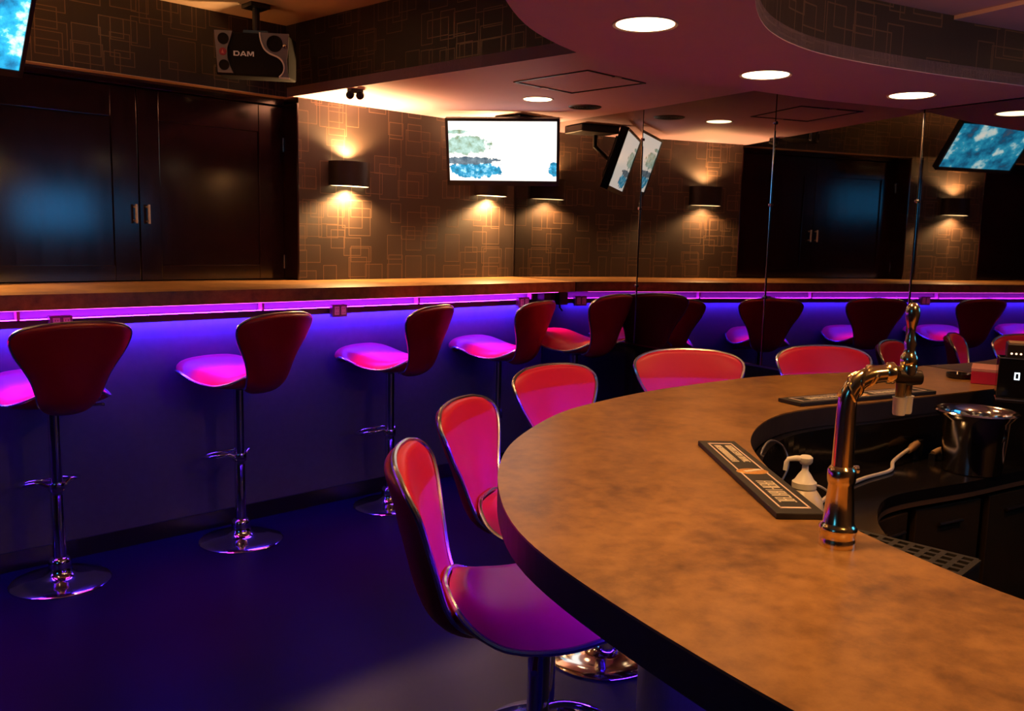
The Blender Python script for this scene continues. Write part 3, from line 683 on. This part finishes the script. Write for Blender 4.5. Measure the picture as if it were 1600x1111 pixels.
def make_stool():
    t = thing('bar_stool', 'x', 'bar stool')
    m = MB(); m.lathe([(0.19,0.0),(0.19,0.006),(0.184,0.011),(0.13,0.017),(0.085,0.024),(0.06,0.034),(0.047,0.05),(0.042,0.07),(0.043,0.085),(0.040,0.098),(0.033,0.106),(0.026,0.110)], 48); m.build('base', CHROME, t, True)
    m = MB(); m.lathe([(0.0255,0.105),(0.0255,0.365),(0.0245,0.367),(0.0245,0.37)], 24); m.build('lower_pole', CHROME, t, True)
    m = MB(); m.lathe([(0.0235,0.365),(0.0235,0.725)], 24); m.lathe([(0.03,0.718),(0.05,0.724),(0.075,0.734),(0.075,0.745)], 24); m.build('upper_pole', CHROME, t, True)
    m = MB(); ring = []
    for k in range(29):
        a = math.radians(-150+300*k/28); ring.append((0.115*math.sin(a), 0.095+0.10*math.cos(a), 0.405-0.02*math.cos(a)))
    ring = [(-0.022,-0.004,0.40)]+ring+[(0.022,-0.004,0.40)]
    m.tube(ring, 0.0085, 10); m.lathe([(0.031,0.385),(0.033,0.39),(0.033,0.415),(0.031,0.42)], 20); m.build('footrest', CHROME, t, True)
    m = MB(); m.tube([(0.02,0,0.730),(0.09,-0.01,0.724),(0.17,-0.02,0.720),(0.19,-0.022,0.718)], [0.005,0.005,0.006,0.007], 8); m.build('lever', CHROME, t, True)
    me_obj('seat_shell', SEAT_S.shell('seat_shell', 0.022), t); me_obj('seat', SEAT_S.pad('seat', 1, SEAT_S.n-2, 0.040, 7, 4.0), t); me_obj('seat_trim', SEAT_S.trim('seat_trim', 0.0062), t)
    me_obj('back_shell', BACK_S.shell('back_shell', 0.020), t); me_obj('backrest', BACK_S.pad('backrest', 3, BACK_S.n-2, 0.022, 4, 4.0), t); me_obj('back_trim', BACK_S.trim('back_trim', 0.0062), t)
    return t
proto = make_stool(); used = [False]
def stool(x, y, face, dz, label, group):
    """face = direction (x,y) the sitter looks; dz = height setting of the gas lift"""
    t = copy_tree(proto) if used[0] else proto; used[0] = True
    t.location = (x,y,0); t.rotation_euler = (0,0,math.atan2(face[1],face[0])-math.pi/2); t['label'] = label; t['group'] = group
    for ch in t.children:
        if ch.name.split('.')[0] in ('seat_shell','seat','seat_trim','back_shell','backrest','back_trim','upper_pole','lever'): ch.location.z = dz
    return t
def left(deg): return (-math.sin(math.radians(deg)), math.cos(math.radians(deg)))
GW = 'stools along the wall counter'; GB = 'stools around the curved bar'
stool(1.094,-0.600,left(2),0.0,'red stool at wall counter, nearest the camera on the left',GW)
stool(1.884,-0.600,left(15),0.0,'red stool at wall counter, second from the left edge',GW)
stool(2.737,-0.600,left(20),0.0,'red stool at wall counter, middle of the row of five',GW)
stool(3.510,-0.60,left(16),0.0,'red stool at wall counter, fourth in row, behind bar end',GW)
stool(3.84,-0.90,left(8),0.05,'red stool at wall counter, last one, beside the mirror',GW)
stool(0.30,-0.600,left(10),0.0,'red stool at wall counter, seen only in the mirror',GW)
stool(1.258,-3.155,(0.74,-0.67),-0.082,'red stool in the foreground tucked under near bar edge',GB)
stool(1.765,-2.70,(0.48,-0.877),-0.12,'red stool at bar, directly behind the foreground stool',GB)
stool(2.275,-2.48,(0.03,-1.0),-0.10,'red stool at bar, third along, beside bar rounding',GB)
stool(2.71,-2.575,(-0.62,-0.78),-0.07,'red stool at bar facing camera, left of beer tap',GB)
stool(3.34,-2.84,(-0.52,-0.853),-0.07,'red stool at far bar end, behind the beer tap',GB)

# ------------------------------------------------------------------ beer tap
R2 = Vector((0.7214,-0.6921,0)).normalized(); F2 = Vector((0.6921,0.7214,0)); Z = Vector((0,0,1))
tap = thing('beer_tap', 'tall brass and chrome beer tap standing on the bar top', 'beer tap', (1.306,-3.748,ZB))
m = MB(); m.lathe([(0.0285,0.0),(0.0285,0.010),(0.0275,0.012),(0.0275,0.022),(0.0290,0.024),(0.0290,0.030),(0.026,0.034),(0.0235,0.038),(0.0215,0.07),(0.0190,0.098),(0.0205,0.102),(0.0215,0.106),(0.0215,0.120),(0.0195,0.124),(0.0165,0.128)], 36); m.build('base_cone', BRASS, tap, True)
pipe = [Z*0.125, Z*0.17, Z*0.215]
for k in range(1,9):
    a = math.pi/2*k/8*0.93; pipe.append(Z*(0.225+0.048*math.sin(a)) + R2*(0.048*(1-math.cos(a))))
pipe.append(pipe[-1]+R2*0.018+Z*0.002)
m = MB(); m.tube(pipe, [0.0165,0.0155,0.0145]+[0.014]*8+[0.0135], 20); m.build('curved_pipe', BRASS, tap, True)
m = MB()
for q in range(3):
    hel = []
    for k in range(30):
        t = k/29; i = 3+t*(len(pipe)-5); i0 = int(i); p = pipe[i0].lerp(pipe[min(i0+1,len(pipe)-1)], i-i0); d = (pipe[min(i0+1,len(pipe)-1)]-pipe[i0]).normalized(); nn = d.cross(F2).normalized(); a = t*5.0+q*2.09
        hel.append(p+nn*(0.0145*math.cos(a))+F2*(0.0145*math.sin(a)))
    m.tube(hel, 0.0028, 6)
m.build('twisted_ornament', BRASS, tap, True)
e0 = pipe[-1]
m = MB(); m.lathe([(0.014,0),(0.017,0.004),(0.017,0.012),(0.013,0.016),(0.011,0.02)], 20, e0-R2*0.006, R2); m.build('collar', BRASS, tap, True)
fz = e0.z-0.006
m = MB(); m.tube([e0, e0+R2*0.02-Z*0.004, Vector((0,0,fz))+R2*0.095, Vector((0,0,fz))+R2*0.110], [0.011,0.012,0.0125,0.011], 16); m.build('faucet_body', BRONZE, tap, True)
for d in (0.079, 0.095):
    m = MB(); b0 = R2*d+F2*(0.010 if d > 0.09 else -0.004); m.lathe([(0.0075,fz-0.008),(0.0075,fz-0.034),(0.006,fz-0.036)], 14, b0); m.build('spout', AMBERGLASS, tap, True)
    m = MB(); m.lathe([(0.0115,fz-0.030),(0.0100,fz-0.033),(0.0095,fz-0.055),(0.0085,fz-0.058)], 16, b0); m.build('spout_cap', WHITE, tap, True)
hb = R2*0.090+Z*(fz+0.008)
m = MB(); m.lathe([(0.0125,-0.0035),(0.0130,0.0104),(0.0120,0.0122),(0.0130,0.0148),(0.0125,0.0244),(0.010,0.0278),(0.0075,0.0365),(0.0095,0.0435),(0.007,0.0522),(0.0055,0.0626),(0.0065,0.0696),(0.0085,0.0766),(0.0105,0.0870),(0.0105,0.0940),(0.009,0.1009),(0.005,0.1061),(0.001,0.1070)], 20, hb); m.build('tap_handle', BRASS, tap, True)
m = MB(); m.lathe([(0.001,0.0),(0.0065,0.001),(0.0065,0.006),(0.001,0.007)], 14, R2*0.0+F2*0.0+Vector((0,0,0.122))+R2*0.019, R2); m.build('side_screw', CHROME, tap, True)

# ------------------------------------------------------------------ bar mats
def bar_mat(c, d, L, Wd, label, rows):
    d = Vector((d[0],d[1],0)).normalized(); nn = Vector((-d.y,d.x,0)); t = thing('bar_mat', label, 'bar mat', (c[0],c[1],ZB), 0, 'rubber bar mats on the bar top')
    m = MB(); m.obox(Z*0.006, (d,nn,Z), (L/2,Wd/2,0.0058)); m.build('rubber_base', RUBBER, t, bevel=0.002)
    m = MB(); a, b2, w = L/2-0.030, Wd/2-0.017, 0.0017
    for cx,cy,hx,hy in ((0,b2,a,w),(0,-b2,a,w),(a,0,w,b2),(-a,0,w,b2)): m.obox(d*cx+nn*cy+Z*0.0121, (d,nn,Z), (hx+w,hy+w if hx<hy else hy,0.0004))
    m.build('border_line', PINKLINE, t)
    m = MB(); m.lathe([(0.001,0.0017),(0.019,0.0015),(0.021,0.0)], 28, (0,0,0.0118), caps=False)
    m.v = [tuple(Vector(p)) for p in m.v]; m.v = [tuple(d*p[0]*1.0*1.0+nn*p[1]*(1.55)+Z*p[2]) for p in m.v]; m.build('emblem', GOLD, t, True)
    m = MB()
    for k in range(3): m.obox(d*(-0.006+0.006*k)+nn*(0.012-0.012*k)+Z*0.0138, ((d+nn*0.4).normalized(),(nn-d*0.4).normalized(),Z), (0.005,0.007,0.0005))
    m.build('emblem_mark', CREAM, t)
    rnd = random.Random(3)
    for (s0, s1, lines, hgt) in rows:
        m = MB()
        for ln in lines:
            x = s0
            while x < s1-0.006:
                wl = rnd.uniform(0.007,0.011); 
                if ln[1] > 0.008: wl *= 1.3
                # a letter-like group of strokes
                m.obox(d*(x+0.0012)+nn*ln[0]+Z*0.0122, (d,nn,Z), (0.0013,ln[1],0.0005))
                if rnd.random() < 0.7: m.obox(d*(x+wl-0.003)+nn*ln[0]+Z*0.0122, (d,nn,Z), (0.0013,ln[1],0.0005))
                for q in (-1,0,1):
                    if rnd.random() < 0.62: m.obox(d*(x+wl/2-0.001)+nn*(ln[0]+q*(ln[1]-0.0013))+Z*0.0122, (d,nn,Z), (wl/2-0.0015,0.0013,0.0005))
                x += wl
        m.build('lettering', CREAM, t)
    return t
bar_mat((1.562,-3.443), (-0.665,-0.747), 0.548, 0.086, 'black rubber bar mat with gold emblem beside the pump bottle', [(-0.225,-0.075,((0.013,0.0075),(-0.011,0.0075)),1),(0.072,0.215,((0.0,0.016),),1)])
bar_mat((2.672,-3.152), (0.947,0.09-0.36), 0.60, 0.090, 'black rubber bar mat on far bar side behind the tap', [(-0.225,-0.05,((0.0,0.014),),1),(0.05,0.225,((0.0,0.014),),1)])

# ------------------------------------------------------------------ things in the bar well
pb = thing('pump_bottle', 'white pump dispenser bottle below the bar mat', 'bottle', (1.70,-3.485,ZW))
m = MB(); m.lathe([(0.040,0.0),(0.043,0.004),(0.043,0.095),(0.038,0.118),(0.026,0.135),(0.021,0.140),(0.021,0.146)], 28); m.build('bottle_body', simple('translucent_white', (0.72,0.60,0.46), 0.3), pb, True)
m = MB(); m.lathe([(0.025,0.140),(0.025,0.152),(0.020,0.156),(0.013,0.168),(0.007,0.176),(0.006,0.196)], 24); m.build('collar', WHITE, pb, True)
m = MB(); m.lathe([(0.010,0.190),(0.014,0.195),(0.0145,0.204),(0.010,0.208)], 20); m.tube([Z*0.200, Z*0.202-R2*0.02, Z*0.200-R2*0.036, Z*0.193-R2*0.040, Z*0.176-R2*0.042], [0.007,0.006,0.005,0.005,0.0045], 10); m.build('pump_head', WHITE, pb, True)
hc = thing('hose_coupler', 'small tan and metal hose coupler beside the pump bottle', 'coupler', (1.852,-3.398,ZW))
m = MB(); m.lathe([(0.016,0.0),(0.016,0.05),(0.012,0.055),(0.012,0.07)], 16); m.build('post', BRONZE, hc, True)
m = MB(); m.tube([(0,0,0.075)-R2*0.0 if False else Vector((0,0,0.078)), Vector((0,0,0.082))+R2*0.02, Vector((0,0,0.070))+R2*0.035], [0.011,0.010,0.007], 10); m.tube([Vector((0,0,0.09))-R2*0.012, Vector((0,0,0.098))+R2*0.008], 0.005, 8); m.build('coupling', TAN, hc, True)
def cord(name, label, pts, r, mat, n=60):
    m = MB(); m.tube(catmull(pts, n), r, 8); return tag(m.build(name, mat, smooth=True), label, 'cable')
zc = ZW+0.006
POWER_CORD = ([(1.80,-3.45,zc),(2.02,-3.36,zc),(2.20,-3.325,zc),(2.37,-3.315,zc),(2.52,-3.325,zc),(2.60,-3.30,zc+0.01),(2.70,-3.30,zc+0.03)])
cord('thin_cable', 'thin grey cable looping behind the beer tap', [(1.93,-3.33,zc),(1.93,-3.35,zc+0.05),(1.99,-3.37,zc+0.06),(2.05,-3.39,zc+0.02),(2.01,-3.42,zc),(1.92,-3.47,zc)], 0.003, CORD)
cord('drain_hose', 'thin dark hose rising up the inner bar wall', [(2.12,-3.20,zc),(2.16,-3.20,zc+0.05),(2.15,-3.185,zc+0.10),(2.05,-3.20,zc+0.13),(1.95,-3.235,zc+0.10),(1.88,-3.30,zc+0.03)], 0.003, GREY)
pl = thing('power_plug', 'pale power plug and long cord lying on the bar worktop', 'plug', (2.735,-3.30,ZW))
m = MB(); m.tube([p-Vector((2.735,-3.30,ZW)) for p in catmull(POWER_CORD, 60)], 0.0055, 8); m.build('cord', CORD, pl, True)
m = MB(); m.tube([(-0.035,0,0.03),(0.0,0.0,0.038),(0.035,0,0.046)], [0.007,0.013,0.010], 10); m.build('plug_body', TAN, pl, True)
m = MB(); m.box(0.03,0.06,-0.008,0.008,0.0,0.055); m.build('stand', BLACK, pl)
pl = thing('adapter_plug', 'small tan adapter plug against the ice bucket', 'plug', (2.78,-3.345,ZW))
m = MB(); m.tube([(0.0,0,0.02),(0.02,-0.01,0.03),(0.045,-0.02,0.04)], [0.010,0.009,0.003], 10); m.build('plug_body', TAN, pl, True)
m = MB(); m.box(-0.01,0.012,-0.01,0.01,0.0,0.02); m.build('block', BLACK, pl)
bk = thing('ice_bucket', 'polished steel ice bucket on the bar worktop', 'bucket', (2.735,-3.472,ZW))
m = MB(); m.lathe([(0.075,0.0),(0.080,0.002),(0.086,0.08),(0.092,0.155),(0.108,0.172),(0.112,0.177),(0.108,0.181),(0.096,0.176),(0.086,0.158),(0.080,0.08),(0.072,0.008),(0.001,0.006)], 48, caps=False); m.lathe([(0.001,0.0),(0.075,0.0)], 48, caps=False); m.build('bowl', STEEL, bk, True)
for s in (-1,1):
    m = MB(); c0 = R2*(0.02)-F2*0.088 if s < 0 else F2*0.088
    ringp = [c0+Z*(0.125)+(R2*math.cos(a)*0.028)+Z*(0.028*math.sin(a))-F2*(0.012*(-s)*-1 if s<0 else -0.012) for a in [2*math.pi*k/20 for k in range(20)]]
    m.tube(ringp, 0.004, 8, True); m.build('ring_handle', STEEL, bk, True)
m = MB(); rnd = random.Random(5)
for k in range(16):
    a = rnd.uniform(0,6.28); r = rnd.uniform(0,0.06); q = Matrix.Rotation(rnd.uniform(0,3), 3, Vector((rnd.random(),rnd.random(),rnd.random())).normalized())
    m.obox((r*math.cos(a),r*math.sin(a),0.135+rnd.uniform(0,0.015)), (q@Vector((1,0,0)),q@Vector((0,1,0)),q@Vector((0,0,1))), (0.013,0.013,0.013))
k_ = NT('ice'); k_.set(Base_Color=(0.9,0.9,0.92), Roughness=0.08, Transmission_Weight=0.7, IOR=1.31)
o = m.build('ice', k_.m, bk); o['kind'] = 'stuff'
# till with digital display
E2 = Vector((0.35,-0.937,0)); G2 = Vector((0.937,0.35,0))
tl_o = Vector((2.949,-3.453,0)); till = thing('cash_display', 'black till display showing a white zero at right edge', 'display', (tl_o.x,tl_o.y,ZW))
m = MB(); m.obox(E2*0.15+G2*0.06+Z*0.092, (E2,G2,Z), (0.15,0.06,0.092)); m.build('lower_case', BLACKGLOSS, till, bevel=0.003)
m = MB(); m.obox(E2*0.15+G2*0.055+Z*0.253, (E2,G2,Z), (0.15,0.05,0.062)); m.build('display_case', BLACKGLOSS, till, bevel=0.003)
m = MB(); m.obox(E2*0.15+G2*0.002+Z*0.188, (E2,G2,Z), (0.15,0.004,0.0018)); m.obox(E2*0.15+G2*0.006+Z*0.3155, (E2,G2,Z), (0.15,0.004,0.0012)); m.build('edge_trim', GREY, till)
m = MB(); dx, dz, hw, hh, w = 0.052, 0.262, 0.0055, 0.0095, 0.0018
for cx,cz,a,b2 in ((0,hh,hw,w),(0,-hh,hw,w),(-hw,0,w,hh+w),(hw,0,w,hh+w)): m.obox(E2*(dx+cx)+G2*0.0045+Z*(dz+cz), (E2,G2,Z), (a,0.0006,b2))
m.build('digit', emit('display_digit', (0.75,0.9,1.0), 2.5), till)
pr = thing('receipt_printer', 'dark box with three small lights on top of till display', 'printer', tuple(tl_o+E2*0.02+G2*0.004+Z*(ZW+0.3165)))
m = MB(); m.obox(E2*0.14+G2*0.05+Z*0.022, (E2,G2,Z), (0.14,0.048,0.0215)); m.build('case', simple('brown_black', (0.03,0.018,0.010), 0.3), pr, bevel=0.003)
m = MB(); m.obox(E2*0.14+G2*0.05+Z*0.0445, (E2,G2,Z), (0.135,0.04,0.002)); m.build('lid', TAN, pr)
m = MB()
for k in range(3): m.lathe([(0.0005,0.0015),(0.0032,0.0)], 10, E2*(0.012+0.0125*k)+G2*0.0018+Z*0.014, -G2, caps=False)
m.build('indicator_lights', emit('indicator', (1.0,0.55,0.35), 2.5), pr)
tr_ = thing('wooden_tray', 'tan wooden frame with dark inside below the till', 'tray', tuple(Vector((2.885,-3.585,ZW))))
fr = []
for cx,cz,a0,a1 in ((0.02,0.02,180,270),(0.23,0.02,270,360),(0.23,0.10,0,90),(0.02,0.10,90,180)):
    for k in range(6):
        a = math.radians(a0+(a1-a0)*k/5); fr.append(E2*(cx+0.02*math.cos(a))+Z*(cz+0.012+0.02*math.sin(a)-0.010))
m = MB(); m.tube(fr, 0.0075, 8, True); m.build('frame', TAN, tr_, True)
m = MB(); m.obox(E2*0.125+Z*0.062+G2*0.004, (E2,G2,Z), (0.118,0.003,0.055)); m.build('inside_panel', BLACK, tr_)
tb = thing('tissue_box', 'small red carton with pale lid on the far bar', 'box', (3.385,-3.285,ZB))
m = MB(); m.obox(Z*0.022, ((0.95,0.3,0),(-0.3,0.95,0),Z), (0.075,0.05,0.0218)); m.build('carton', REDBOX, tb, bevel=0.002)
m = MB(); m.obox(Z*0.050, ((0.95,0.3,0),(-0.3,0.95,0),Z), (0.076,0.051,0.006)); m.build('lid', SALMON, tb, bevel=0.002)
at = thing('ashtray', 'small low black ashtray beside the red carton', 'ashtray', (3.40,-3.185,ZB))
m = MB(); m.lathe([(0.035,0.0),(0.042,0.004),(0.044,0.018),(0.040,0.018),(0.036,0.008),(0.001,0.006)], 28, caps=False); m.lathe([(0.001,0.0),(0.035,0.0)], 28, caps=False); m.build('dish', BLACKGLOSS, at, True)
# drip tray below the tap
dt = thing('drip_tray', 'black perforated drip tray on the worktop below the tap', 'tray', (1.612,-3.705,ZW))
tdx, tdy = Vector((0.04,-1.0,0)).normalized(), Vector((1.0,0.04,0)).normalized()
m = MB(); m.obox(Z*0.031, (tdx,tdy,Z), (0.122,0.135,0.030)); m.build('basin', BLACK, dt, bevel=0.003)
m = MB(); L, Wd = 0.118, 0.131
for k in range(9): m.obox(tdx*(-L+2*L*k/8)+Z*0.0635, (tdx,tdy,Z), (0.0055,Wd,0.0025))
for k in range(11): m.obox(tdy*(-Wd+2*Wd*k/10)+Z*0.0635, (tdx,tdy,Z), (L,0.0055,0.0026))
m.build('grid', simple('drip_grid_metal', (0.05,0.042,0.036), 0.4, 0.6), dt)
